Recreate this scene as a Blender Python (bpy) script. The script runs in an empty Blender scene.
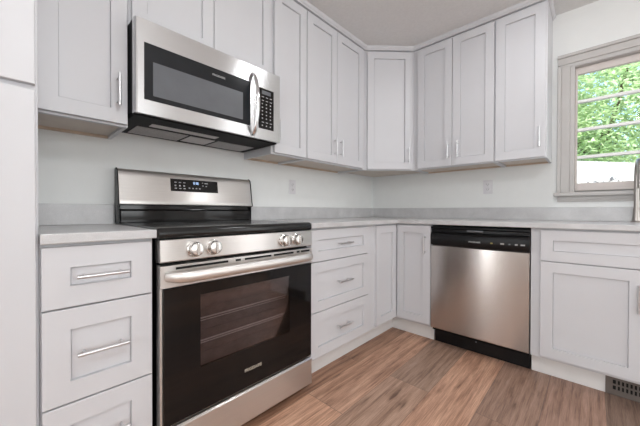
import bpy, bmesh, math, random
from mathutils import Matrix, Vector
S = bpy.context.scene
C = S.collection
PI = math.pi
random.seed(7)

# ---------------------------------------------------------------- camera, sky, lights, exposure
cam = bpy.data.objects.new('camera', bpy.data.cameras.new('camera'))
C.objects.link(cam)
cam.data.sensor_width = 36.0
cam.data.lens = 291.0868 / 640 * 36.0
cam.data.clip_start = 0.02
cam.matrix_world = (Matrix.Translation((1.7754, -2.7476, 0.9743)) @ Matrix.Rotation(0.7537, 4, 'Z')
                    @ Matrix.Rotation(PI / 2 - 0.0072, 4, 'X') @ Matrix.Rotation(0.002, 4, 'Z'))
S.camera = cam

S.view_settings.view_transform = 'Standard'
S.view_settings.look = 'None'
S.view_settings.gamma = 1.0
S.view_settings.use_curve_mapping = False
S.view_settings.exposure = 0.13

w = bpy.data.worlds.new('sky')
S.world = w
w.use_nodes = True
nt = w.node_tree
nt.nodes.clear()
sky = nt.nodes.new('ShaderNodeTexSky')
sky.sky_type = 'NISHITA'
sky.sun_disc = False
sky.sun_elevation = math.radians(50)
sky.sun_rotation = math.radians(160)
bg = nt.nodes.new('ShaderNodeBackground')
bg.inputs['Strength'].default_value = 0.5
wo = nt.nodes.new('ShaderNodeOutputWorld')
nt.links.new(sky.outputs[0], bg.inputs[0])
nt.links.new(bg.outputs[0], wo.inputs[0])


def lamp(name, kind, energy, color, loc, direction, **kw):
    d = bpy.data.lights.new(name, kind)
    d.energy = energy
    d.color = color
    for k, v in kw.items():
        setattr(d, k, v)
    o = bpy.data.objects.new(name, d)
    C.objects.link(o)
    o.location = loc
    o.rotation_euler = Vector(direction).to_track_quat('-Z', 'Y').to_euler()
    return o


lamp('sun', 'SUN', 8, (1, .97, .9), (2, -5, 7), (-.25, .6, -.75), angle=.01)
# room lights, with unseen fill added at the walls behind the camera
# the kitchen's ceiling light, above and in front of the camera
lamp('ceiling_lamp', 'AREA', 5, (.97, .98, 1), (1.6, -1.05, 2.395), (0, 0, -1), shape='DISK', size=.2)
lamp('fill_overhead', 'POINT', 24, (.96, .98, 1), (2.3, -2.55, 2.15), (0, 0, -1), shadow_soft_size=.14)  # added fill sphere just behind the camera, not a known fixture
# a narrow rear doorway, a glazed door further along the window wall, then added fill at the right and rear walls
lamp('daylight_rear', 'AREA', 21, (.95, .98, 1), (.22, -4.46, 1.15), (0, 1, 0), shape='RECTANGLE', size=.4, size_y=2.0)
lamp('daylight_glazed_door', 'AREA', 10, (.95, .98, 1), (3.6, -.03, 1.15), (0, -1, 0), shape='RECTANGLE', size=1.0, size_y=2.0)
lamp('fill_right', 'AREA', 26, (.94, .98, 1), (6.46, -3.4, 1.6), (-1, 0, 0), shape='RECTANGLE', size=1.4, size_y=1.5)  # added fill panel for the range wall, no window known here
lamp('fill_right', 'AREA', 36, (.94, .98, 1), (6.46, -1.35, 1.6), (-1, 0, 0), shape='RECTANGLE', size=1.7, size_y=1.5)  # second added fill panel, also brightens the steel fronts
lamp('fill_rear', 'AREA', 15, (.95, .985, 1), (2.2, -4.46, 1.4), (0, 1, 0), shape='RECTANGLE', size=1.3, size_y=1.3)  # added broad fill to lift the corner, no window known here


# ---------------------------------------------------------------- materials
def new_mat(name):
    m = bpy.data.materials.new(name)
    m.use_nodes = True
    n = m.node_tree.nodes
    return m, m.node_tree, n['Principled BSDF']


def coords(t, scale=(1, 1, 1), rot=(0, 0, 0), kind='Object'):
    tc = t.nodes.new('ShaderNodeTexCoord')
    mp = t.nodes.new('ShaderNodeMapping')
    mp.inputs['Scale'].default_value = scale
    mp.inputs['Rotation'].default_value = rot
    t.links.new(tc.outputs[kind], mp.inputs['Vector'])
    return mp.outputs[0]


def noise(t, vec, scale, detail=3, rough=.5):
    n = t.nodes.new('ShaderNodeTexNoise')
    n.inputs['Scale'].default_value = scale
    n.inputs['Detail'].default_value = detail
    n.inputs['Roughness'].default_value = rough
    if vec is not None:
        t.links.new(vec, n.inputs['Vector'])
    return n.outputs['Fac']


def ramp(t, fac, stops):
    r = t.nodes.new('ShaderNodeValToRGB')
    e = r.color_ramp.elements
    while len(e) > 1:
        e.remove(e[-1])
    e[0].position, e[0].color = stops[0][0], (*stops[0][1], 1)
    for p, c in stops[1:]:
        k = e.new(p)
        k.color = (*c, 1)
    t.links.new(fac, r.inputs[0])
    return r.outputs[0]


def bump(t, b, height, strength, dist=.002):
    n = t.nodes.new('ShaderNodeBump')
    n.inputs['Strength'].default_value = strength
    n.inputs['Distance'].default_value = dist
    t.links.new(height, n.inputs['Height'])
    t.links.new(n.outputs[0], b.inputs['Normal'])


def simple(name, col, rough=.5, metal=0, var=.03, nscale=12, bmp=0, bscale=200, spec=.5, coat=0):
    """plain colour with a slight procedural unevenness"""
    m, t, b = new_mat(name)
    v = coords(t)
    f = noise(t, v, nscale)
    lo = tuple(c * (1 - var) for c in col)
    hi = tuple(min(1, c * (1 + var)) for c in col)
    t.links.new(ramp(t, f, [(.3, lo), (.7, hi)]), b.inputs['Base Color'])
    b.inputs['Roughness'].default_value = rough
    b.inputs['Metallic'].default_value = metal
    b.inputs['Specular IOR Level'].default_value = spec
    b.inputs['Coat Weight'].default_value = coat
    if bmp:
        bump(t, b, noise(t, v, bscale, 2), bmp)
    return m


def steel(name, col, rough=.27, aniso=.85):
    m, t, b = new_mat(name)
    v = coords(t, (3, 3, 400))
    f = noise(t, v, 2.0, 2)
    t.links.new(ramp(t, f, [(.3, tuple(c * .96 for c in col)), (.7, tuple(min(1, c * 1.04) for c in col))]), b.inputs['Base Color'])
    b.inputs['Metallic'].default_value = 1
    b.inputs['Roughness'].default_value = rough
    b.inputs['Anisotropic'].default_value = aniso
    cx = t.nodes.new('ShaderNodeCombineXYZ')
    cx.inputs[2].default_value = 1
    t.links.new(cx.outputs[0], b.inputs['Tangent'])
    bump(t, b, f, .02, .0005)
    return m


M = {}
M['paint'] = simple('wall_paint', (.84, .85, .84), .75, bmp=.06, bscale=350, var=.01, spec=.3)
M['ceiling'] = simple('ceiling_paint', (.76, .75, .74), .9, bmp=.5, bscale=90, var=.03, nscale=60, spec=.2)
M['cabinet'] = simple('cabinet_paint', (.645, .645, .668), .42, var=.012, nscale=5, bmp=.015, bscale=150)
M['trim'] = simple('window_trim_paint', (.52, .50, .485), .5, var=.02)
M['sash'] = simple('sash_paint', (.66, .60, .57), .5, var=.02)
M['muntin'] = simple('muntin_paint', (.92, .91, .90), .45, var=.01)
M['kick'] = simple('toe_kick_paint', (.80, .785, .775), .5, var=.02)
M['birch'] = simple('raw_birch', (.60, .47, .36), .6, var=.12, nscale=9)
M['pale_birch'] = simple('pale_birch_panel', (.64, .56, .49), .5, var=.06, nscale=9)
M['steel'] = steel('brushed_steel', (.67, .645, .625), .3)
M['steel_cool'] = steel('cool_brushed_steel', (.68, .68, .685), .27)
M['steel_door'] = steel('brushed_steel_door', (.56, .53, .51), .22)
M['handle'] = simple('satin_nickel', (.66, .66, .67), .28, 1, var=.02)
M['nickel'] = simple('brushed_nickel', (.40, .37, .35), .3, 1, var=.02)
M['chrome'] = simple('chrome', (.82, .82, .83), .12, 1, var=.01)
M['satin'] = simple('satin_handle', (.80, .775, .75), .42, 1, var=.02)
M['knob'] = simple('satin_aluminium', (.74, .72, .70), .25, 1, var=.02)
M['black'] = simple('black_plastic', (.006, .006, .007), .3, var=.1, spec=.3)
M['black_matte'] = simple('black_enamel', (.008, .008, .009), .55, var=.1, spec=.1)
M['mw_glass'] = simple('microwave_black_glass', (.014, .016, .019), .1, var=.1, spec=.4)
M['glass_black'] = simple('black_glass', (.006, .005, .005), .07, var=.1, spec=.35)
M['cooktop'] = simple('black_ceramic_glass', (.009, .009, .009), .16, var=.1)
M['mw_window'] = simple('microwave_window', (.13, .137, .15), .22, var=.05)
M['filter'] = simple('grease_filter', (.36, .34, .34), .45, .6, var=.35, nscale=260)
M['lens'] = simple('lamp_lens', (.55, .52, .52), .3, var=.05)
M['print'] = simple('pale_print', (.42, .42, .43), .5, var=.02)
M['logo_print'] = simple('silver_print', (.55, .55, .55), .4, var=.02)
M['printw'] = simple('gold_print', (.62, .55, .45), .4, var=.02)
M['vent'] = simple('vent_metal', (.17, .145, .13), .5, .3, var=.1)
M['dark'] = simple('dark_void', (.006, .006, .006), .9, var=.1)
M['plate'] = simple('outlet_plastic', (.76, .75, .77), .35, var=.01)
M['slot'] = simple('outlet_slot', (.10, .10, .10), .5, var=.05)
M['fence'] = simple('white_fence_paint', (.62, .60, .60), .6, var=.03)
M['bark'] = simple('bark', (.12, .085, .06), .9, var=.3, nscale=20, bmp=.5, bscale=30)
M['oven_cavity'] = simple('oven_enamel', (.16, .14, .14), .4, var=.2, nscale=30)
M['amber'] = simple('amber_print', (.34, .28, .07), .5)


def countertop_mat():
    m, t, b = new_mat('grey_quartz')
    v = coords(t)
    f = noise(t, v, 9, 6, .65)
    g = noise(t, v, 320, 2)
    mx = t.nodes.new('ShaderNodeMath')
    mx.operation = 'MULTIPLY_ADD'
    mx.inputs[1].default_value = .55
    t.links.new(g, mx.inputs[0])
    t.links.new(f, mx.inputs[2])
    t.links.new(ramp(t, mx.outputs[0], [(.5, (.50, .495, .50)), (.8, (.58, .575, .58)), (1.05, (.64, .635, .64))]), b.inputs['Base Color'])
    b.inputs['Roughness'].default_value = .28
    return m


M['counter'] = countertop_mat()


def floor_mat():
    m, t, b = new_mat('vinyl_wood_planks')
    # planks run along Y: swap so the brick rows lie across X
    v = coords(t, (1, 1, 1), (0, 0, PI / 2))
    br = t.nodes.new('ShaderNodeTexBrick')
    br.offset = .37
    br.inputs['Color1'].default_value = (0, 0, 0, 1)
    br.inputs['Color2'].default_value = (1, 1, 1, 1)
    br.inputs['Mortar'].default_value = (.5, .5, .5, 1)
    br.inputs['Scale'].default_value = 1
    br.inputs['Mortar Size'].default_value = .0012
    br.inputs['Mortar Smooth'].default_value = .1
    br.inputs['Bias'].default_value = 0
    br.inputs['Brick Width'].default_value = 1.22
    br.inputs['Row Height'].default_value = .2305
    ad = t.nodes.new('ShaderNodeVectorMath')
    ad.operation = 'ADD'
    ad.inputs[1].default_value = (.78, .0165, 0)
    t.links.new(v, ad.inputs[0])
    t.links.new(ad.outputs[0], br.inputs['Vector'])
    sep = t.nodes.new('ShaderNodeSeparateColor')
    t.links.new(br.outputs['Color'], sep.inputs[0])
    # grain: noise stretched along the plank, shifted per plank
    sc = t.nodes.new('ShaderNodeVectorMath')
    sc.operation = 'MULTIPLY'
    sc.inputs[1].default_value = (1.1, 24, 1)
    t.links.new(v, sc.inputs[0])
    cb = t.nodes.new('ShaderNodeCombineXYZ')
    mu = t.nodes.new('ShaderNodeMath')
    mu.operation = 'MULTIPLY'
    mu.inputs[1].default_value = 37
    t.links.new(sep.outputs[0], mu.inputs[0])
    t.links.new(mu.outputs[0], cb.inputs[2])
    a2 = t.nodes.new('ShaderNodeVectorMath')
    t.links.new(sc.outputs[0], a2.inputs[0])
    t.links.new(cb.outputs[0], a2.inputs[1])
    g1 = noise(t, a2.outputs[0], 2.2, 8, .68)
    sc2 = t.nodes.new('ShaderNodeVectorMath')
    sc2.operation = 'MULTIPLY'
    sc2.inputs[1].default_value = (2.0, 4.5, 1)
    t.links.new(a2.outputs[0], sc2.inputs[0])
    g2 = noise(t, sc2.outputs[0], 4.0, 6, .7)
    sx = t.nodes.new('ShaderNodeSeparateXYZ')
    t.links.new(coords(t), sx.inputs[0])

    def mth(op, a, c):
        n = t.nodes.new('ShaderNodeMath')
        n.operation = op
        t.links.new(a, n.inputs[0])
        if isinstance(c, (int, float)):
            n.inputs[1].default_value = c
        else:
            t.links.new(c, n.inputs[1])
        return n.outputs[0]
    row = mth('FLOOR', mth('DIVIDE', mth('SUBTRACT', sx.outputs[0], .905 - 2 * .2305), .2305), 0)
    pick = mth('FRACT', mth('ADD', mth('DIVIDE', row, 8), mth('MULTIPLY', sep.outputs[0], .0)), 0)
    tones = ramp(t, mth('ADD', pick, .02), [(0, (.36, .20, .13)), (.125, (.60, .345, .23)), (.25, (.42, .265, .19)), (.375, (.52, .305, .21)),
                                            (.5, (.36, .22, .16)), (.625, (.32, .195, .145)), (.75, (.25, .165, .125)), (.875, (.38, .225, .15))])
    [n for n in t.nodes if n.type == 'VALTORGB'][-1].color_ramp.interpolation = 'CONSTANT'
    mv = t.nodes.new('ShaderNodeMix')
    mv.data_type = 'RGBA'
    mv.blend_type = 'MULTIPLY'
    mv.inputs[0].default_value = 1
    t.links.new(tones, mv.inputs[6])
    t.links.new(ramp(t, sep.outputs[0], [(0, (.82, .84, .86)), (1, (1.12, 1.1, 1.08))]), mv.inputs[7])
    # darker blotches and knots lying along the grain
    kn = t.nodes.new('ShaderNodeVectorMath')
    kn.operation = 'MULTIPLY'
    kn.inputs[1].default_value = (1.6, .4, 1)
    t.links.new(a2.outputs[0], kn.inputs[0])
    mk = t.nodes.new('ShaderNodeMix')
    mk.data_type = 'RGBA'
    mk.blend_type = 'MULTIPLY'
    mk.inputs[0].default_value = 1
    t.links.new(mv.outputs[2], mk.inputs[6])
    t.links.new(ramp(t, noise(t, kn.outputs[0], 2.6, 3, .5), [(.25, (.32, .26, .24)), (.33, (.75, .72, .70)), (.45, (1, 1, 1)), (.62, (1, 1, 1)), (.72, (1.1, 1.16, 1.2))]), mk.inputs[7])
    base = mk.outputs[2]
    gr = ramp(t, g1, [(.28, (.34, .29, .27)), (.40, (.70, .65, .62)), (.5, (1.0, .99, .98)), (.62, (1.2, 1.24, 1.26)), (.75, (1.3, 1.42, 1.5))])
    fine = ramp(t, g2, [(.3, (.45, .42, .40)), (.5, (1, 1, 1)), (.7, (1.4, 1.42, 1.44))])
    m1 = t.nodes.new('ShaderNodeMix')
    m1.data_type = 'RGBA'
    m1.blend_type = 'MULTIPLY'
    m1.inputs[0].default_value = .95
    t.links.new(base, m1.inputs[6])
    t.links.new(gr, m1.inputs[7])
    m2 = t.nodes.new('ShaderNodeMix')
    m2.data_type = 'RGBA'
    m2.blend_type = 'MULTIPLY'
    m2.inputs[0].default_value = .75
    t.links.new(m1.outputs[2], m2.inputs[6])
    t.links.new(fine, m2.inputs[7])
    m3 = t.nodes.new('ShaderNodeMix')
    m3.data_type = 'RGBA'
    m3.inputs[7].default_value = (.16, .105, .08, 1)
    t.links.new(br.outputs['Fac'], m3.inputs[0])
    t.links.new(m2.outputs[2], m3.inputs[6])
    t.links.new(m3.outputs[2], b.inputs['Base Color'])
    b.inputs['Roughness'].default_value = .42
    bump(t, b, g2, .12, .001)
    return m


M['floor'] = floor_mat()


def pane_mat(name, tint, gloss):
    m, t, b = new_mat(name)
    out = [n for n in t.nodes if n.type == 'OUTPUT_MATERIAL'][0]
    t.nodes.remove(b)
    tr = t.nodes.new('ShaderNodeBsdfTransparent')
    tr.inputs[0].default_value = (*tint, 1)
    gl = t.nodes.new('ShaderNodeBsdfGlossy')
    gl.inputs['Roughness'].default_value = .04
    fr = t.nodes.new('ShaderNodeFresnel')
    fr.inputs[0].default_value = gloss
    mx = t.nodes.new('ShaderNodeMixShader')
    t.links.new(fr.outputs[0], mx.inputs[0])
    t.links.new(tr.outputs[0], mx.inputs[1])
    t.links.new(gl.outputs[0], mx.inputs[2])
    t.links.new(mx.outputs[0], out.inputs[0])
    return m


M['pane'] = pane_mat('window_glass', (.97, .98, .97), 1.2)
M['oven_glass'] = pane_mat('oven_window_glass', (.80, .74, .73), 1.45)


def leaf_mat(name, c1, c2):
    m, t, b = new_mat(name)
    g = t.nodes.new('ShaderNodeNewGeometry')
    t.links.new(ramp(t, g.outputs['Random Per Island'], [(0, c1), (1, c2)]), b.inputs['Base Color'])
    b.inputs['Roughness'].default_value = .5
    b.inputs['Subsurface Weight'].default_value = 0
    out = [n for n in t.nodes if n.type == 'OUTPUT_MATERIAL'][0]
    tl = t.nodes.new('ShaderNodeBsdfTranslucent')
    tl.inputs[0].default_value = (*[min(1, c * 1.2) for c in c2], 1)
    mx = t.nodes.new('ShaderNodeMixShader')
    mx.inputs[0].default_value = .4
    t.links.new(b.outputs[0], mx.inputs[1])
    t.links.new(tl.outputs[0], mx.inputs[2])
    t.links.new(mx.outputs[0], out.inputs[0])
    return m


M['leaf'] = leaf_mat('green_leaves', (.30, .43, .20), (.62, .72, .47))
M['dryleaf'] = leaf_mat('dry_leaves', (.22, .19, .17), (.46, .42, .40))
M['grass'] = simple('lawn', (.20, .28, .10), .9, var=.3, nscale=8)


def emit_mat(name, col, s):
    m, t, b = new_mat(name)
    b.inputs['Base Color'].default_value = (0, 0, 0, 1)
    b.inputs['Emission Color'].default_value = (*col, 1)
    b.inputs['Emission Strength'].default_value = s
    return m


M['led'] = emit_mat('display_digits', (.45, .65, 1), 1.3)


# ---------------------------------------------------------------- mesh helpers
class B:
    """collects shapes, then links them as ONE mesh object"""

    def __init__(s):
        s.v, s.f = [], []

    def add(s, vs, fs):
        n = len(s.v)
        s.v += [tuple(q) for q in vs]
        s.f += [tuple(n + i for i in f) for f in fs]
        return s

    def box(s, x0, x1, y0, y1, z0, z1):
        return s.add([(x0, y0, z0), (x1, y0, z0), (x1, y1, z0), (x0, y1, z0), (x0, y0, z1), (x1, y0, z1), (x1, y1, z1), (x0, y1, z1)],
                     [(3, 2, 1, 0), (4, 5, 6, 7), (0, 1, 5, 4), (1, 2, 6, 5), (2, 3, 7, 6), (3, 0, 4, 7)])

    def prism(s, poly, a0, a1, axis='x'):
        """polygon (in the two other axes, in order) extruded along an axis"""
        n = len(poly)

        def P(a, q):
            return {'x': (a, q[0], q[1]), 'y': (q[0], a, q[1]), 'z': (q[0], q[1], a)}[axis]
        vs = [P(a0, q) for q in poly] + [P(a1, q) for q in poly]
        fs = [tuple(range(n)), tuple(range(2 * n - 1, n - 1, -1))]
        fs += [((i + 1) % n, i, n + i, n + (i + 1) % n) for i in range(n)]
        return s.add(vs, fs)

    def tube(s, pts, r, seg=12, flat=1.0, up=None):
        """round (or flattened) tube along a path, capped; flat scales the section along the second axis"""
        pts = [Vector(p) for p in pts]
        rs = r if isinstance(r, (list, tuple)) else [r] * len(pts)
        vs, fs = [], []
        ref = Vector(up) if up else None
        for i, p in enumerate(pts):
            d = (pts[min(i + 1, len(pts) - 1)] - pts[max(i - 1, 0)]).normalized()
            if ref is None:
                ref = Vector((0, 0, 1)) if abs(d.z) < .9 else Vector((1, 0, 0))
            a = (ref - d * ref.dot(d)).normalized()
            c = d.cross(a)
            if up is None:
                ref = a
            for k in range(seg):
                t = 2 * PI * k / seg
                vs.append(p + a * (rs[i] * math.cos(t)) + c * (rs[i] * flat * math.sin(t)))
        for i in range(len(pts) - 1):
            for k in range(seg):
                k2 = (k + 1) % seg
                fs.append((i * seg + k, i * seg + k2, (i + 1) * seg + k2, (i + 1) * seg + k))
        fs.append(tuple(range(seg - 1, -1, -1)))
        fs.append(tuple((len(pts) - 1) * seg + k for k in range(seg)))
        return s.add(vs, fs)

    def lathe(s, prof, origin, axis, seg=24, cap=True):
        """profile [(radius, distance along axis)] turned about an axis"""
        axis = Vector(axis).normalized()
        a = axis.orthogonal().normalized()
        c = axis.cross(a)
        o = Vector(origin)
        vs, fs = [], []
        for r, h in prof:
            for k in range(seg):
                t = 2 * PI * k / seg
                vs.append(o + axis * h + (a * math.cos(t) + c * math.sin(t)) * max(r, 1e-5))
        n = len(prof)
        for i in range(n - 1):
            for k in range(seg):
                k2 = (k + 1) % seg
                fs.append((i * seg + k, i * seg + k2, (i + 1) * seg + k2, (i + 1) * seg + k))
        if cap:
            fs.append(tuple(range(seg - 1, -1, -1)))
            fs.append(tuple((n - 1) * seg + k for k in range(seg)))
        return s.add(vs, fs)

    def build(s, name, mat, parent=None, loc=(0, 0, 0), bevel=0, smooth=False, seg=2, fix=True):
        me = bpy.data.meshes.new(name)
        me.from_pydata(s.v, [], s.f)
        if fix:
            bm = bmesh.new()
            bm.from_mesh(me)
            bmesh.ops.recalc_face_normals(bm, faces=bm.faces)
            bm.to_mesh(me)
            bm.free()
        me.materials.append(M[mat])
        o = bpy.data.objects.new(name, me)
        C.objects.link(o)
        o.location = loc
        if parent:
            o.parent = parent
        if bevel:
            b = o.modifiers.new('bevel', 'BEVEL')
            b.width = bevel
            b.segments = seg
            b.limit_method = 'ANGLE'
            b.angle_limit = math.radians(40)
        if smooth:
            for p in me.polygons:
                p.use_smooth = True
            try:
                me.set_sharp_from_angle(angle=math.radians(40))
            except Exception:
                pass
        return o


def thing(name, label, cat, loc=(0, 0, 0), rz=0, group=None):
    o = bpy.data.objects.new(name, None)
    C.objects.link(o)
    o.location = loc
    o.rotation_euler = (0, 0, rz)
    o.empty_display_size = .1
    tag(o, label, cat, group)
    return o


def tag(o, label, cat, group=None):
    o['label'] = label
    o['category'] = cat
    if group:
        o['group'] = group
    return o


def struct(o):
    o['kind'] = 'structure'
    return o


def text(name, body, width, mat, parent, loc, depth=.0006, height=None):
    """lettering facing local -Y, centred on loc, scaled to the given width"""
    cu = bpy.data.curves.new(name, 'FONT')
    cu.body = body
    cu.align_x = 'CENTER'
    cu.align_y = 'CENTER'
    cu.extrude = depth
    tmp = bpy.data.objects.new(name, cu)
    C.objects.link(tmp)
    bpy.context.view_layer.update()
    me = bpy.data.meshes.new_from_object(tmp.evaluated_get(bpy.context.evaluated_depsgraph_get()))
    bpy.data.objects.remove(tmp)
    xs = [v.co.x for v in me.vertices]
    ys = [v.co.y for v in me.vertices]
    k = width / (max(xs) - min(xs))
    ky = k if height is None else height / (max(ys) - min(ys))
    cx, cy = (max(xs) + min(xs)) / 2, (max(ys) + min(ys)) / 2
    for v in me.vertices:
        x, y, z = (v.co.x - cx) * k, (v.co.y - cy) * ky, v.co.z
        v.co = (x, -z, y)
    me.materials.clear()
    me.materials.append(M[mat])
    o = bpy.data.objects.new(name, me)
    C.objects.link(o)
    o.location = loc
    o.parent = parent
    return o


# local frame of everything that stands against a wall: X runs to the right as one faces it, -Y comes
# out of the wall, Z is up.  Wall_left (plane x = 0) turns that frame by 90 degrees.
RA, RB, RD = PI / 2, 0.0, PI / 4


# ---------------------------------------------------------------- the room
X1, Y1, H = 6.5, -4.5, 2.41
struct(B().box(-.15, X1 + .15, Y1 - .15, .15, -.1, 0).build('floor', 'floor'))
struct(B().box(-.15, X1 + .15, Y1 - .15, .15, H, H + .15).build('ceiling', 'ceiling'))
wl = B().box(-.15, 0, -3.30, 0, 0, H).box(-.15, 0, Y1, -4.2, 0, H).box(-.15, 0, -4.2, -3.30, 2.03, H)
struct(wl.build('wall_left', 'paint'))
wh = B().box(-1.6, -.15, -3.28, -3.18, 0, H).box(-1.6, -.15, -4.32, -4.22, 0, H).box(-1.7, -1.6, -4.32, -3.18, 0, H).box(-1.7, -.15, -4.32, -3.18, H, H + .1).box(-1.7, -.15, -4.32, -3.18, -.1, 0)
struct(wh.build('wall_hall', 'paint'))
struct(B().box(X1, X1 + .15, Y1, 0, 0, H).build('wall_right', 'paint'))
struct(B().box(-.15, X1 + .15, Y1 - .15, Y1, 0, H).build('wall_rear', 'paint'))
WX0, WX1, WZ0, WZ1 = 1.668, 2.342, 1.108, 2.006      # window opening
wb = B()
wb.box(-.15, WX0, 0, .15, 0, H).box(WX1, X1 + .15, 0, .15, 0, H).box(WX0, WX1, 0, .15, 0, WZ0).box(WX0, WX1, 0, .15, WZ1, H)
struct(wb.build('wall_back', 'paint'))

# window over the sink
win = struct(bpy.data.objects.new('window_1', None))
C.objects.link(win)
win.location = (WX0, 0, WZ0)
W, HH = WX1 - WX0, WZ1 - WZ0


def casing_run(b, x0, x1, z0, z1, vertical, flip):
    # stepped casing: thin inner step, thick outer back-band
    if vertical:
        w_ = x1 - x0
        parts = [(0, .022, .026), (.022, .07, .016), (.07, w_, .010)]
        for a, c, t in parts:
            xa, xb = (x0 + a, x0 + c) if not flip else (x1 - c, x1 - a)
            b.box(xa, xb, -t, 0, z0, z1)
    else:
        w_ = z1 - z0
        for a, c, t in [(0, .022, .026), (.022, .07, .016), (.07, w_, .010)]:
            b.box(x0, x1, -t, 0, z1 - c, z1 - a)


cs = B()
casing_run(cs, -.088, .008, 0, HH + .004, True, False)
casing_run(cs, W - .008, W + .088, 0, HH + .004, True, True)
casing_run(cs, -.088, W + .088, HH - .006, HH + .092, False, False)
cs.build('casing', 'trim', win, bevel=.003)
st = B().box(-.104, W + .104, -.045, .05, -.026, 0).build('sill', 'trim', win, bevel=.005)
B().prism([(0, -.026), (-.018, -.026), (-.016, -.045), (-.010, -.058), (-.010, -.066), (0, -.066)], -.084, W + .084).build('apron', 'trim', win, bevel=.002)
B().box(0, .008, .0, .15, 0, HH).box(W - .008, W, 0, .15, 0, HH).box(.008, W - .008, 0, .15, HH - .008, HH).box(.008, W - .008, .05, .15, 0, .012).build('jamb', 'trim', win)
sa = B()
sy0, sy1 = .035, .065
sa.box(.008, .021, sy0, sy1, .012, HH - .008).box(W - .021, W - .008, sy0, sy1, .012, HH - .008)
sa.box(.021, W - .021, sy0, sy1, .012, .068).box(.021, W - .021, sy0, sy1, HH - .055, HH - .008)
sa.build('sash', 'sash', win, bevel=.003)
for z in (1.7575, 1.556, 1.361):
    B().box(.021, W - .021, sy0 - .002, sy1 + .006, z - .010 - WZ0, z + .010 - WZ0).build('muntin', 'muntin', win, bevel=.003)
B().box(.018, W - .018, .048, .052, .066, HH - .05).build('glass', 'pane', win)


# ---------------------------------------------------------------- cabinet parts
def shaker(name, w_, h_, parent, loc, stile=.058, t=.02, rec=.010, mat='cabinet'):
    """door or drawer front with a recessed centre panel; x 0..w, z 0..h, back at y=0, front at y=-t"""
    r = [(0, 0), (0, 1)]
    b = B()

    def ring(i, y):
        return [(i, y, i), (w_ - i, y, i), (w_ - i, y, h_ - i), (i, y, h_ - i)]
    vs = ring(0, 0) + ring(0, -t + .0015) + ring(.0015, -t) + ring(stile, -t) + ring(stile + .0008, -t + rec + .003) + ring(stile + .0032, -t + rec + .003) + ring(stile + .0036, -t + rec)
    fs = [(3, 2, 1, 0)]
    for k in range(6):
        for i in range(4):
            j = (i + 1) % 4
            fs.append((k * 4 + i, k * 4 + j, k * 4 + 4 + j, k * 4 + 4 + i))
    fs.append((24, 25, 26, 27))
    b.add(vs, fs)
    return b.build(name, mat, parent, loc)


def pull(parent, x, z, length, vertical, y=-.02, off=.032, r=.0058):
    """bar pull on two posts"""
    b = B()
    h = length / 2
    q = h - .018
    if vertical:
        b.tube([(x, y - off, z - h), (x, y - off, z + h)], r)
        for k in (-q, q):
            b.tube([(x, y, z + k), (x, y - off, z + k)], .0045, 8)
    else:
        b.tube([(x - h, y - off, z), (x + h, y - off, z)], r)
        for k in (-q, q):
            b.tube([(x + k, y, z), (x + k, y - off, z)], .0045, 8)
    return b.build('handle', 'handle', parent, smooth=True)


def base_body(t, W_, D=.61, z0=.114, z1=.876, name='body'):
    return B().box(0, W_, -D, -.001, z0, z1).build(name, 'cabinet', t, bevel=.0015)


def kick(t, x0, x1, y=-.553, h=.1125):
    return B().box(x0, x1, y, y + .015, .0005, h).build('toe_kick', 'kick', t)


def drawers(t, x0, x1, D=.61, hl=.15, st=.058):
    for z0, z1 in ((.6835, .866), (.395, .6785), (.131, .390)):
        d = shaker('drawer', x1 - x0, z1 - z0, t, (x0, -D, z0), stile=st)
        pull(d, (x1 - x0) / 2, (z1 - z0) / 2 + (.0 if z1 > .8 else .005), hl, False)


def upper_body(t, W_, z0, z1, D=.305):
    """carcass with a raw underside set up behind the frame's lower edge"""
    lip = .016
    b = B()
    b.box(0, W_, -D, -.001, z0 + lip, z1)
    b.box(0, .016, -D, -.001, z0, z0 + lip).box(W_ - .016, W_, -D, -.001, z0, z0 + lip)
    b.box(.016, W_ - .016, -D, -D + .019, z0, z0 + lip)
    o = b.build('body', 'cabinet', t, bevel=.001)
    B().box(.0165, W_ - .0165, -D + .0195, -.018, z0 + lip - .004, z0 + lip - .0002).build('underside', 'pale_birch', t)
    B().box(.0165, W_ - .0165, -.0175, -.0015, z0 + .001, z0 + lip - .0002).build('hanging_rail', 'birch', t)
    return o


def door(t, x0, x1, z0, z1, D, hx=None, hz=None, hl=.132):
    d = shaker('door', x1 - x0, z1 - z0, t, (x0, -D, z0))
    if hx is not None:
        pull(d, hx - x0, hz - z0, hl, True)
    return d


# ---------------------------------------------------------------- tall pantry
py0 = -3.165
t = thing('pantry_cabinet', 'tall pale grey pantry cabinet at the left edge of the photo', 'cabinet', (0, py0, 0), RA)
PW = -2.6912 - py0
B().box(0, PW, -.61, -.001, .1, 2.405).build('body', 'cabinet', t, bevel=.0015)
kick(t, 0, PW, h=.098)
dU = shaker('door', PW - .0125, 2.36 - 1.329, t, (.006, -.61, 1.329), stile=.07)
dL = shaker('door', PW - .0125, 1.313 - .131, t, (.006, -.61, .131), stile=.07)
pull(dU, .035, .15, .132, True)
pull(dL, .035, 1.0, .132, True)

# ---------------------------------------------------------------- base cabinets
t = thing('drawer_cabinet', 'narrow pale grey three-drawer base cabinet between the pantry and the range', 'cabinet', (0, -2.6905, 0), RA)
base_body(t, .2955)
kick(t, 0, .2955)
drawers(t, .0035, .2885, hl=.132, st=.063)

t = thing('drawer_cabinet', 'pale grey three-drawer base cabinet right of the range', 'cabinet', (0, -1.612, 0), RA)
base_body(t, .5905)
kick(t, 0, .5905)
drawers(t, .013, .583, hl=.132)

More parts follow.
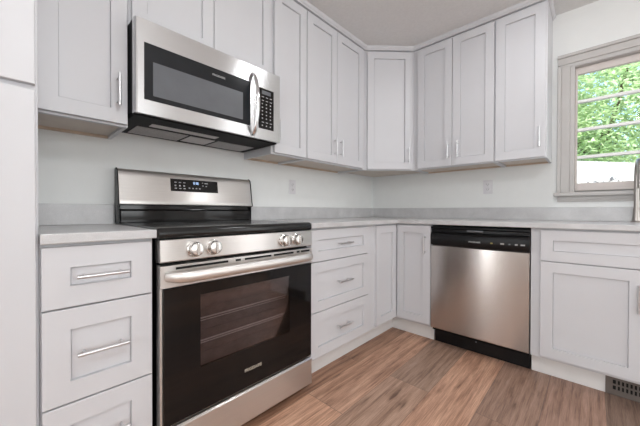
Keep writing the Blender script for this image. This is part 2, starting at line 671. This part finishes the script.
# corner cabinet: L-shaped, built in the back wall's frame
t = thing('corner_base_cabinet', 'pale grey corner base cabinet with two narrow doors meeting at a right angle', 'cabinet', (0, 0, 0), 0)
Lp = [(.001, -.001), (.001, -1.0205), (.61, -1.0205), (.61, -.61), (.903, -.61), (.903, -.001)]
B().prism(Lp, .114, .876, 'z').build('body', 'cabinet', t, bevel=.0015)
B().prism([(.538, -1.0205), (.553, -1.0205), (.553, -.553), (.903, -.553), (.903, -.538), (.538, -.538)], .0005, .1125, 'z').build('toe_kick', 'kick', t)
d = shaker('door', .286, .735, t, (.61, -.920, .131), stile=.057)
d.rotation_euler = (0, 0, RA)
d = shaker('door', .270, .735, t, (.633, -.61, .131), stile=.057)
pull(d, .865 - .633, .726 - .131, .145, True)

t = thing('sink_base_cabinet', 'pale grey sink base cabinet under the window with a wide false drawer front', 'cabinet', (1.5045, 0, 0), 0)
SW = .925
base_body(t, SW)
kick(t, 0, SW)
shaker('drawer_front', .832, .177, t, (.0475, -.61, .689))
door(t, .0475, .4625, .131, .684, .61, .4355, .545, .137)
door(t, .4655, .8795, .131, .684, .61, .4915, .545, .137)

# ---------------------------------------------------------------- worktops and splashbacks
b = B().box(.001, .65, -2.690, -2.391, .877, .907)
tag(b.build('countertop', 'counter', bevel=.003), 'short grey speckled countertop between pantry and range', 'countertop')
b = B().prism([(.001, -.001), (.001, -1.6135), (.65, -1.6135), (.65, -.65), (2.75, -.65), (2.75, -.001)], .877, .907, 'z')
tag(b.build('countertop', 'counter', bevel=.003), 'long L-shaped grey speckled countertop running round the corner and over the dishwasher', 'countertop')
b = B().box(.001, .02, -2.690, -2.391, .9075, 1.005)
tag(b.build('backsplash', 'counter', bevel=.002), 'short grey splashback strip on the wall left of the range', 'backsplash')
b = B().box(.001, .02, -1.6135, -.001, .9075, 1.005)
tag(b.build('backsplash', 'counter', bevel=.002), 'grey splashback strip on the wall between the range and the corner', 'backsplash')
b = B().box(.0205, 2.75, -.02, -.001, .9075, 1.005)
tag(b.build('backsplash', 'counter', bevel=.002), 'long grey splashback strip running under the wall outlet and the window', 'backsplash')

# ---------------------------------------------------------------- wall cabinets
ZB, ZT = 1.332, 2.376
DB, DT = 1.3405, 2.3615
t = thing('wall_cabinet', 'pale grey single-door wall cabinet left of the microwave', 'cabinet', (0, -2.6905, 0), RA)
upper_body(t, .2935, ZB, ZT)
door(t, .0085, .2885, DB, DT, .305, .2535, 1.473)
t = thing('wall_cabinet', 'short pale grey two-door wall cabinet directly above the microwave', 'cabinet', (0, -2.3965, 0), RA)
upper_body(t, .765, 1.779, ZT)
door(t, .012, .3815, 1.79, DT, .305)
door(t, .3855, .754, 1.79, DT, .305)
t = thing('wall_cabinet', 'narrow pale grey single-door wall cabinet just right of the microwave', 'cabinet', (0, -1.631, 0), RA)
upper_body(t, .304, ZB, ZT)
door(t, .0155, .293, DB, DT, .305, .0255 + .012, 1.477, .125)
t = thing('wall_cabinet', 'pale grey two-door wall cabinet on the range wall next to the corner cabinet', 'cabinet', (0, -1.3265, 0), RA)
upper_body(t, .713, ZB, ZT)
door(t, -.006 + .002, .3145, DB, DT, .305, .2795, 1.463)
door(t, .3175, .6665, DB, DT, .305, .3525, 1.463)

# diagonal corner cabinet
t = thing('corner_wall_cabinet', 'pale grey wall cabinet set diagonally across the corner with one door', 'cabinet', (0, 0, 0), 0)
poly = [(.001, -.001), (.001, -.612), (.305, -.612), (.612, -.305), (.612, -.001)]
b = B().prism(poly, ZB + .016, ZT, 'z')
b.box(.001, .305, -.612, -.597, ZB, ZB + .016).box(.597, .612, -.305, -.001, ZB, ZB + .016)
b.prism([(.305, -.612), (.612, -.305), (.598, -.291), (.291, -.598)], ZB, ZB + .016, 'z')
b.build('body', 'cabinet', t, bevel=.001)
B().prism([(.02, -.02), (.02, -.594), (.288, -.594), (.594, -.288), (.594, -.02)], ZB + .012, ZB + .0158, 'z').build('underside', 'pale_birch', t)
d = shaker('door', .388, DT - DB, t, (0, 0, 0))
mid = Vector((.4585, -.4585, 0))
ax = Vector((1, 1, 0)).normalized()
p0 = mid - ax * .194
d.location = (p0.x, p0.y, DB)
d.rotation_euler = (0, 0, RD)
pull(d, .388 - .028, 1.463 - DB, .132, True)

t = thing('wall_cabinet', 'pale grey two-door wall cabinet above the dishwasher', 'cabinet', (.6125, 0, 0), 0)
upper_body(t, .634, ZB, ZT)
door(t, .0465, .3325, DB, DT, .305, .3095, 1.466)
door(t, .3365, .6285, DB, DT, .305, .3825, 1.463)
t = thing('wall_cabinet', 'pale grey single-door wall cabinet closest to the window', 'cabinet', (1.247, 0, 0), 0)
upper_body(t, .302, ZB, ZT)
door(t, .004, .2945, DB, DT, .305, .2645, 1.470)

# crown moulding along the tops of the wall cabinets
path = [(.325, -2.6905), (.325, -.6205), (.6205, -.325), (1.552, -.325), (1.552, -.002)]


def offset(path, d):
    out = []
    for i, p in enumerate(path):
        ns = []
        for a, c in ((i - 1, i), (i, i + 1)):
            if a >= 0 and c < len(path):
                e = Vector((path[c][0] - path[a][0], path[c][1] - path[a][1])).normalized()
                ns.append(Vector((e.y, -e.x)))
        n = sum(ns, Vector((0, 0))).normalized()
        k = 1 / max(.3, n.dot(ns[0]))
        out.append((p[0] + n.x * d * k, p[1] + n.y * d * k))
    return out


prof = [(-.0185, 2.3765), (-.0185, 2.3635), (.003, 2.3635), (.005, 2.372), (.011, 2.382), (.017, 2.390), (.019, 2.398), (.019, 2.4095), (-.0185, 2.4095)]
prof = [(-.02, 2.3765), (.0015, 2.3765), (.003, 2.383), (.010, 2.389), (.014, 2.397), (.015, 2.4095), (-.02, 2.4095)]
b = B()
rows = [offset(path, o_) for o_, z in prof]
n = len(prof)
vs = [(rows[k][i][0], rows[k][i][1], prof[k][1]) for i in range(len(path)) for k in range(n)]
fs = [(i * n + k, i * n + (k + 1) % n, (i + 1) * n + (k + 1) % n, (i + 1) * n + k) for i in range(len(path) - 1) for k in range(n)]
fs += [tuple(range(n)), tuple((len(path) - 1) * n + k for k in range(n - 1, -1, -1))]
b.add(vs, fs)
struct(b.build('trim_1', 'cabinet'))

# ---------------------------------------------------------------- range
RY = -2.3865
RW = .7665
t = thing('range', 'freestanding stainless electric range with black glass oven door and raised backguard', 'range', (0, RY, 0), RA)
B().box(.004, RW - .004, -.615, -.02, .03, .870).build('body', 'black_matte', t)
for x in (.05, RW - .05):
    for y in (-.595, -.08):
        B().lathe([(.014, 0.0005), (.016, .004), (.016, .012), (.009, .013), (.009, .031)], (x, y, 0), (0, 0, 1), 16).build('foot', 'black', t, smooth=True)
# cooktop: slab with a deep rounded front lip
ct = [(-.03, .872), (-.618, .872), (-.640, .868), (-.650, .872), (-.655, .880), (-.655, .896), (-.650, .906), (-.640, .911), (-.62, .9125), (-.03, .9125)]
ck = B().prism(ct, 0, RW).build('cooktop', 'cooktop', t, bevel=.003, smooth=True)
for x, y, r in ((.19, -.47, .105), (.57, -.47, .085), (.19, -.2, .075), (.57, -.2, .095)):
    B().lathe([(r - .003, 0), (r - .003, .0004), (r, .0004), (r, 0), (r - .003, 0)], (x, y, .9126), (0, 0, 1), 48, cap=False).build('burner_ring', 'mw_window', ck)
# backguard: black lower section, leaning steel console above with a rolled top edge
B().prism([(-.028, .9128), (-.076, .9128), (-.076, .972), (-.073, .977), (-.060, .979), (-.060, 1.004), (-.028, 1.004)], .012, RW - .012).build('backguard_base', 'glass_black', t, bevel=.003)
cp = [(-.022, 1.0045), (-.088, 1.0045), (-.090, 1.012), (-.084, 1.030), (-.066, 1.150), (-.062, 1.170), (-.056, 1.181), (-.046, 1.186), (-.022, 1.186)]
bg_ = B().prism(cp, .004, RW - .004).build('backguard', 'steel', t, smooth=True, bevel=.002)
for x in (0, RW - .0038):
    B().prism([(-.02, .9128), (-.074, .9128), (-.074, 1.0), (-.092, 1.004), (-.092, 1.014), (-.087, 1.03), (-.069, 1.152), (-.063, 1.176), (-.048, 1.189), (-.02, 1.189)], x, x + .0038).build('end_cap', 'black', bg_)


def on_slope(z, out=0.0):      # y of the console face at height z
    return -.084 + (z - 1.03) * (.018 / .12) - out


dz0, dz1, dx0, dx1 = 1.083, 1.153, .247, .524
b = B()
vs = [(dx0, on_slope(dz0, -.002), dz0), (dx1, on_slope(dz0, -.002), dz0), (dx1, on_slope(dz1, -.002), dz1), (dx0, on_slope(dz1, -.002), dz1)]
vs += [(x, y - .0035, z) for x, y, z in vs]
b.add(vs, [(0, 1, 2, 3), (7, 6, 5, 4), (0, 4, 5, 1), (1, 5, 6, 2), (2, 6, 7, 3), (3, 7, 4, 0)])
dsp = b.build('display', 'glass_black', bg_)


def mark(b, x0, x1, z0, z1, extra=0):
    a = on_slope(z0, .0022)
    c = on_slope(z1, .0022)
    b.add([(x0, a, z0), (x1, a, z0), (x1, c, z1), (x0, c, z1), (x0, a + .0008, z0), (x1, a + .0008, z0), (x1, c + .0008, z1), (x0, c + .0008, z1)],
          [(3, 2, 1, 0), (4, 5, 6, 7), (0, 1, 5, 4), (1, 2, 6, 5), (2, 3, 7, 6), (3, 0, 4, 7)])


b = B()
for r in range(3):
    for c in range(3):
        x = .268 + c * .024
        z = 1.134 - r * .017
        mark(b, x, x + (.012 if r != 1 else .009), z - (.003 if r != 1 else .006), z + .002)
for c in range(4):
    x = .345 + c * .02
    mark(b, x, x + .009, 1.100, 1.107)
for x, z, w_ in ((.425, 1.139, .007), (.44, 1.137, .022), (.426, 1.122, .008), (.446, 1.12, .009)):
    mark(b, x, x + w_, z - .003, z + .002)
b.build('button_print', 'print', dsp)
b = B()
for x in (.374, .388, .396):                # clock digits: small seven-segment shapes
    for dx in (0, .0065):
        mark(b, x + dx, x + dx + .0016, 1.127, 1.141)
    for z in (1.127, 1.1335, 1.1395):
        mark(b, x, x + .008, z, z + .0016)
b.build('clock_digits', 'led', dsp)

# control panel with four knobs
pn = B().prism([(-.60, .786), (-.657, .786), (-.662, .790), (-.656, .868), (-.60, .868)], .002, RW - .002).build('control_panel', 'steel', t, bevel=.0015)
for x in (.124, .199, .568, .647):
    ky = -.6595
    k = B().lathe([(.030, 0), (.0305, .003), (.0305, .007), (.026, .010), (.0255, .027), (.0235, .031), (.019, .0325), (0, .0325)], (x, ky, .8275), (0, -1, .06), 32).build('knob', 'knob', pn, smooth=True)
    B().box(x - .0042, x + .0042, ky - .040, ky - .028, .8285 - .0225, .8285 + .0245).build('grip', 'knob', k, bevel=.002)
for x in (.098, .234, .540, .68):
    B().box(x - .003, x + .003, -.6605, -.6585, .832, .838).build('burner_print', 'black', pn)
# oven door
od = B()
od.box(.002, RW - .002, -.660, -.618, .693, .775)                        # steel band
od.box(.002, .012, -.655, -.618, .186, .693).box(RW - .012, RW - .002, -.655, -.618, .186, .693)
od.box(.012, RW - .012, -.655, -.618, .186, .193)
door_o = od.build('oven_door', 'steel', t, bevel=.002)
sl = B()
for a, c in ((.055, .265), (.30, .325), (.345, .49), (.505, .63), (.652, .672), (.682, .745)):
    sl.box(a, c, -.6606, -.6585, .7575, .7665)
sl.build('vent_slots', 'dark', door_o)
WXA, WXB, WZA, WZB = .145, .603, .364, .648
g = B()
g.box(.012, WXA, -.664, -.650, .194, .692).box(WXB, RW - .012, -.664, -.650, .194, .692)
g.box(WXA, WXB, -.664, -.650, .194, WZA).box(WXA, WXB, -.664, -.650, WZB, .692)
gl = g.build('door_glass', 'glass_black', door_o)
ow = B().box(WXA, WXB, -.664, -.660, WZA, WZB).build('oven_window', 'oven_glass', door_o)
# oven cavity seen dimly through the window, with two racks
cv = B()
cv.box(WXA - .03, WXB + .03, -.622, -.6175, WZA - .03, WZB + .03)
for i in range(6):  # ribs added to stand in for light streaks reflected in the oven window
    z = WZA + .03 + i * .044
    cv.box(WXA + .004, WXB - .004, -.6265, -.6215, z, z + .009)
cv.build('inner_pane', 'oven_cavity', door_o)
rk = B()
for z in (.455, .545):
    rk.tube([(WXA + .004, -.636, z), (WXB - .004, -.636, z)], .003, 8)
    rk.tube([(WXA + .004, -.630, z - .012), (WXB - .004, -.630, z - .012)], .002, 8)
rk.build('oven_rack', 'handle', door_o)
# handle: wide bowed tube, ends returned into the band
pts = []
for i in range(25):
    u = i / 24
    x = .022 + u * (RW - .044)
    e = min(u, 1 - u)
    y = -.662 - .048 * min(1, math.sin(min(1, e / .075) * PI / 2)) - .008 * math.sin(PI * u)
    pts.append((x, y, .736))
B().tube(pts, [.021 if 0 < i < 24 else .016 for i in range(25)], 16, flat=.62, up=(0, 0, 1)).build('handle', 'satin', door_o, smooth=True)
text('logo', 'FRIGIDAIRE', .088, 'printw', door_o, (.387, -.6645, .270), height=.0135)
# storage drawer
B().prism([(-.60, .030), (-.655, .030), (-.66, .038), (-.66, .168), (-.652, .176), (-.60, .180)], .002, RW - .002).build('drawer', 'steel', t, bevel=.0015)

# ---------------------------------------------------------------- microwave
MY, MW, MZ = -2.3945, .7575, 1.376
t = thing('microwave', 'stainless over-range microwave with black glass door mounted under the wall cabinet', 'microwave', (0, MY, MZ), RA)
MH = 1.7775 - MZ
B().box(0, MW, -.362, -.003, .012, MH).build('body', 'black_matte', t, bevel=.002)
bo = B()
bo.box(.004, MW - .004, -.375, -.003, 0, .0118)
bp = bo.build('bottom_plate', 'black_matte', t, bevel=.002)
for a, c in ((.06, .30), (.47, .71)):
    B().box(a, c, -.20, -.035, -.003, -.0002).build('grease_filter', 'filter', bp, bevel=.001)
B().box(.315, .455, -.19, -.05, -.003, -.0002).build('lamp_lens', 'lens', bp, bevel=.001)
B().box(.10, .43, -.285, -.235, -.003, -.0002).build('lamp_lens', 'lens', bp, bevel=.001)
DXE = .578
dr = B()
fx0, fx1, fz0, fz1 = .034, .553, .066, .306
yo = -.400
# steel door frame around black glass
dr.prism([(0, -.364), (0, -.384), (.0015, -.391), (.005, -.397), (.011, yo), (fx0, yo), (fx0, -.364)], .006, MH, 'z')
dr.box(fx1, DXE, yo, -.364, .006, MH)
dr.box(fx0, fx1, yo, -.364, .006, fz0).box(fx0, fx1, yo, -.364, fz1, MH)
mdoor = dr.build('door', 'steel_cool', t)
B().box(fx0, fx1, yo - .001, -.366, fz0, fz1).build('door_glass', 'mw_glass', mdoor, bevel=.001)
B().box(.068, .505, yo - .0016, yo - .0005, .088, .232).build('window', 'mw_window', mdoor)
text('logo', 'FRIGIDAIRE', .068, 'logo_print', mdoor, (.368, yo - .0016, .2725), height=.009)
cpn = B()
cpn.box(DXE + .002, .606, yo, -.364, .006, MH).box(.712, MW, yo, -.364, .006, MH)
cpn.box(.606, .712, yo, -.364, .006, .066).box(.606, .712, yo, -.364, .296, MH)
mcp = cpn.build('control_panel', 'steel_cool', t)
kp = B().box(.606, .712, yo - .001, -.366, .066, .296).build('keypad', 'glass_black', mcp, bevel=.001)
b = B()
for r in range(9):
    for c in range(3):
        x = .627 + c * .028
        z = .248 - r * .0205
        b.box(x, x + (.015 if r in (0, 1, 7) else .008), yo - .0018, yo - .0012, z - .003, z + (.001 if r in (0, 1, 7) else .0035))
b.build('button_print', 'print', kp)
B().box(.628, .69, yo - .0018, yo - .0012, .262, .284).build('display', 'mw_window', kp)
pts = []
for i in range(21):
    u = i / 20
    z = .018 + u * .338
    e = min(u, 1 - u)
    pts.append((.567, yo - .004 - .034 * math.sin(PI * u) - .016 * math.sin(min(1, e / .1) * PI / 2), z))
B().tube(pts, [.0115] * 21, 14, flat=.6, up=(1, 0, 0)).build('handle', 'chrome', mdoor, smooth=True)

# ---------------------------------------------------------------- dishwasher
DX, DWW = .9085, .5925
t = thing('dishwasher', 'built-in dishwasher with stainless door and black control strip', 'dishwasher', (DX, 0, 0), 0)
B().box(.002, DWW - .002, -.600, -.03, .10, .869).build('body', 'black_matte', t)
# control strip with a bowed lower lip under the recessed grip
cp = B().prism([(-.601, .730), (-.634, .730), (-.640, .738), (-.641, .800), (-.632, .818), (-.620, .826), (-.620, .846), (-.634, .852), (-.634, .862), (-.601, .862)], 0, DWW).build('control_panel', 'black', t, bevel=.002, smooth=True)
pts = [(.03 + .53 * i / 20, -.6385, .838 - .026 * math.sin(PI * i / 20)) for i in range(21)]
B().tube(pts, .0035, 8).build('grip_lip', 'black', cp, smooth=True)
B().box(.245, .345, -.640, -.628, .834, .846).build('latch', 'mw_window', cp, bevel=.003)
text('logo', 'FRIGIDAIRE', .07, 'logo_print', cp, (.294, -.6415, .769), height=.0095)
B().box(.388, .400, -.642, -.6405, .766, .773).build('energy_badge', 'amber', cp)
for x, w_ in ((.443, .02), (.487, .01), (.520, .014), (.549, .022)):
    B().box(x, x + w_, -.6425, -.6405, .766, .774).build('button', 'print' if w_ != .01 else 'mw_window', cp)
B().box(.229, .231, -.6415, -.6400, .742, .812).build('panel_seam', 'black_matte', cp)
B().prism([(-.601, .124), (-.632, .124), (-.636, .130), (-.636, .722), (-.632, .727), (-.601, .727)], 0, DWW).build('door', 'steel_door', t, bevel=.002)
B().box(.004, DWW - .004, -.556, -.53, .001, .098).box(.004, DWW - .004, -.599, -.54, .099, .121).build('kick_plate', 'black', t, bevel=.002)
B().lathe([(.006, 0), (.006, .002), (.003, .003)], (.285, -.5562, .075), (0, -1, 0), 12).build('screw', 'mw_window', t)

# ---------------------------------------------------------------- toe-kick register
t = thing('floor_register', 'brown metal heating vent let into the toe kick below the sink cabinet', 'vent', (1.829, -.5535, .0), 0)
VW = .30
fr = B()
zs = [.0015, .030, .052, .060, .082, .1115]
fr.box(0, VW, -.006, -.0005, zs[0], zs[1]).box(0, VW, -.006, -.0005, zs[4], zs[5]).box(.028, VW - .028, -.006, -.0005, zs[2], zs[3])
fr.box(0, .028, -.006, -.0005, zs[1], zs[4]).box(VW - .028, VW, -.006, -.0005, zs[1], zs[4])
for i in range(1, 16):
    x = .028 + (VW - .056) * i / 16
    fr.box(x - .0035, x + .0035, -.0055, -.0005, zs[1], zs[4])
fr.build('grille', 'vent', t)
B().box(.027, VW - .027, -.0014, -.0004, .029, .083).build('duct_opening', 'dark', t)


# ---------------------------------------------------------------- wall outlets
def outlet(label, loc, rz, slots, plate='plate'):
    t = thing('wall_outlet', label, 'outlet', loc, rz)
    p = B().box(-.035, .035, -.006, -.0005, -.057, .057).build('plate', plate, t, bevel=.002)
    for z in (.021, -.021):
        q = B().lathe([(.017, 0), (.017, .0025), (.016, .003)], (0, -.006, z), (0, -1, 0), 20).build('receptacle', plate, t, smooth=True)
        B().box(-.008, -.0055, -.0095, -.0088, z - .004, z + .006).box(.0055, .008, -.0095, -.0088, z - .004, z + .006).box(-.002, .002, -.0095, -.0088, z - .011, z - .007).build('slots', 'slot', q)
    B().lathe([(.003, 0), (.003, .001)], (0, -.006, 0), (0, -1, 0), 10).build('screw', 'handle', t)


outlet('white wall outlet on the window wall above the dishwasher', (1.13, 0, 1.178), 0, True)
outlet('pale wall outlet on the range wall right of the backguard', (0, -1.187, 1.167), RA, True)

# ---------------------------------------------------------------- faucet
t = thing('faucet', 'satin nickel gooseneck faucet rising from the countertop under the window', 'faucet', (1.972, -.075, .907), 0)
B().lathe([(.028, .0003), (.028, .004), (.020, .010), (.017, .04), (.016, .08), (.013, .09)], (0, 0, 0), (0, 0, 1), 24).build('base', 'nickel', t, smooth=True)
pts = [(0, 0, .08 + .2 * i / 5) for i in range(6)]
pts += [(0, -.095 + .095 * math.cos(a), .28 + .095 * math.sin(a)) for a in [PI * i / 16 for i in range(1, 17)]]
pts += [(0, -.19, .25), (0, -.19, .20)]
B().tube(pts, .0125, 16).build('spout', 'nickel', t, smooth=True)
B().tube([(.015, 0, .055), (.045, 0, .06), (.075, 0, .10)], [.008, .007, .006], 10).build('lever', 'nickel', t, smooth=True)

# ---------------------------------------------------------------- outdoors
struct(B().box(-12, 16, .16, 26, -.55, -.45).build('lawn', 'grass'))
fx = thing('fence', 'white vertical-board fence outside the window', 'fence', (1.25, 2.15, -.45), math.radians(52))
b = B()
for i in range(56):
    b.box(-1.2 + i * .115, -1.2 + i * .115 + .101, -.012, .012, .03, 2.12)
b.build('boards', 'fence', fx)
B().box(-1.2, 5.2, .013, .05, .3, .39).box(-1.2, 5.2, .013, .05, 1.5, 1.59).build('rail', 'fence', fx)
for x in (-1.2, .4, 2.0, 3.6, 5.2):
    B().box(x - .05, x + .05, .051, .15, 0, 2.14).build('post', 'fence', fx)


def leaves(n, rx, rz_, cz, size, flat=.3, seed=1, hollow=.55):
    rnd = random.Random(seed)
    b = B()
    for _ in range(n):
        while True:
            p = Vector((rnd.uniform(-1, 1), rnd.uniform(-1, 1), rnd.uniform(-1, 1)))
            if hollow < p.length < 1:
                break
        k = 1 + .18 * math.sin(5 * p.x + 3 * p.z) + .15 * math.sin(7 * p.y - 4 * p.z)
        c = Vector((p.x * rx * k, p.y * rx * k, cz + p.z * rz_ * k))
        a = Vector((rnd.gauss(0, 1), rnd.gauss(0, 1), rnd.gauss(0, .5))).normalized()
        u = a.cross(Vector((rnd.gauss(0, .5), rnd.gauss(0, .5), 1))).normalized()
        s = size * rnd.uniform(.6, 1.3)
        mid_ = a.cross(u) * (s * .12)
        b.add([c - a * s, c + u * s * .42 + mid_, c + a * s, c - u * s * .42 + mid_], [(0, 1, 2), (0, 2, 3)])
    return b


tree0 = None
spots = [(1.9, 9.0, 1.2, 0, 'large leafy green tree filling the window view behind the white fence'),
         (-5.4, 9.6, 1.15, 2.1, 'leafy green tree to the left of the large tree outside the window'),
         (9.2, 9.6, 1.15, 4.0, 'leafy green tree to the right of the large tree outside the window'),
         (-1.0, 16.6, 1.5, 1.2, 'tall leafy green tree in the back row, left of the window view'),
         (6.3, 16.6, 1.5, 5.1, 'tall leafy green tree in the back row, right of the window view')]
for x, y, s, rz, lab in spots:
    if tree0 is None:
        r = tree0 = thing('tree', lab, 'tree', (x, y, -.45), rz, 'trees outside the window')
        tb = B().tube([(0, 0, 0), (.05, .02, 1.2), (0, .05, 2.2), (.1, 0, 3.2)], [.2, .15, .13, .06], 12)
        for a in range(5):
            q = a * 1.26
            tb.tube([(.02, .03, 1.6 + .2 * a), (math.cos(q) * .8, math.sin(q) * .8, 2.5 + .25 * a), (math.cos(q) * 1.3, math.sin(q) * 1.3, 3.1 + .3 * a)], [.07, .045, .02], 8)
        tb.build('trunk', 'bark', r, smooth=True)
        leaves(30000, 2.0, 2.2, 3.2, .066, seed=3, hollow=.2).build('foliage', 'leaf', r, fix=False)
    else:
        r = tree0.copy()
        C.objects.link(r)
        r.location = (x, y, -.45)
        r.rotation_euler = (0, 0, rz)
        r['label'] = lab
        for ch in list(tree0.children):
            c = ch.copy()
            C.objects.link(c)
            c.parent = r
    r.scale = (s, s, s)
sh = thing('shrub', 'low dry greyish shrub in front of the white fence outside the window', 'shrub', (1.95, 1.55, -.45), 0)
leaves(9000, .55, .57, 1.08, .03, seed=9, hollow=.1).build('foliage', 'dryleaf', sh, fix=False)
b = B()
for i in range(9):
    q = i * .7
    b.tube([(0, 0, 0), (math.cos(q) * .12, math.sin(q) * .12, .5), (math.cos(q) * .3, math.sin(q) * .3, 1.15)], [.015, .01, .004], 6)
b.build('stem', 'bark', sh, smooth=True)
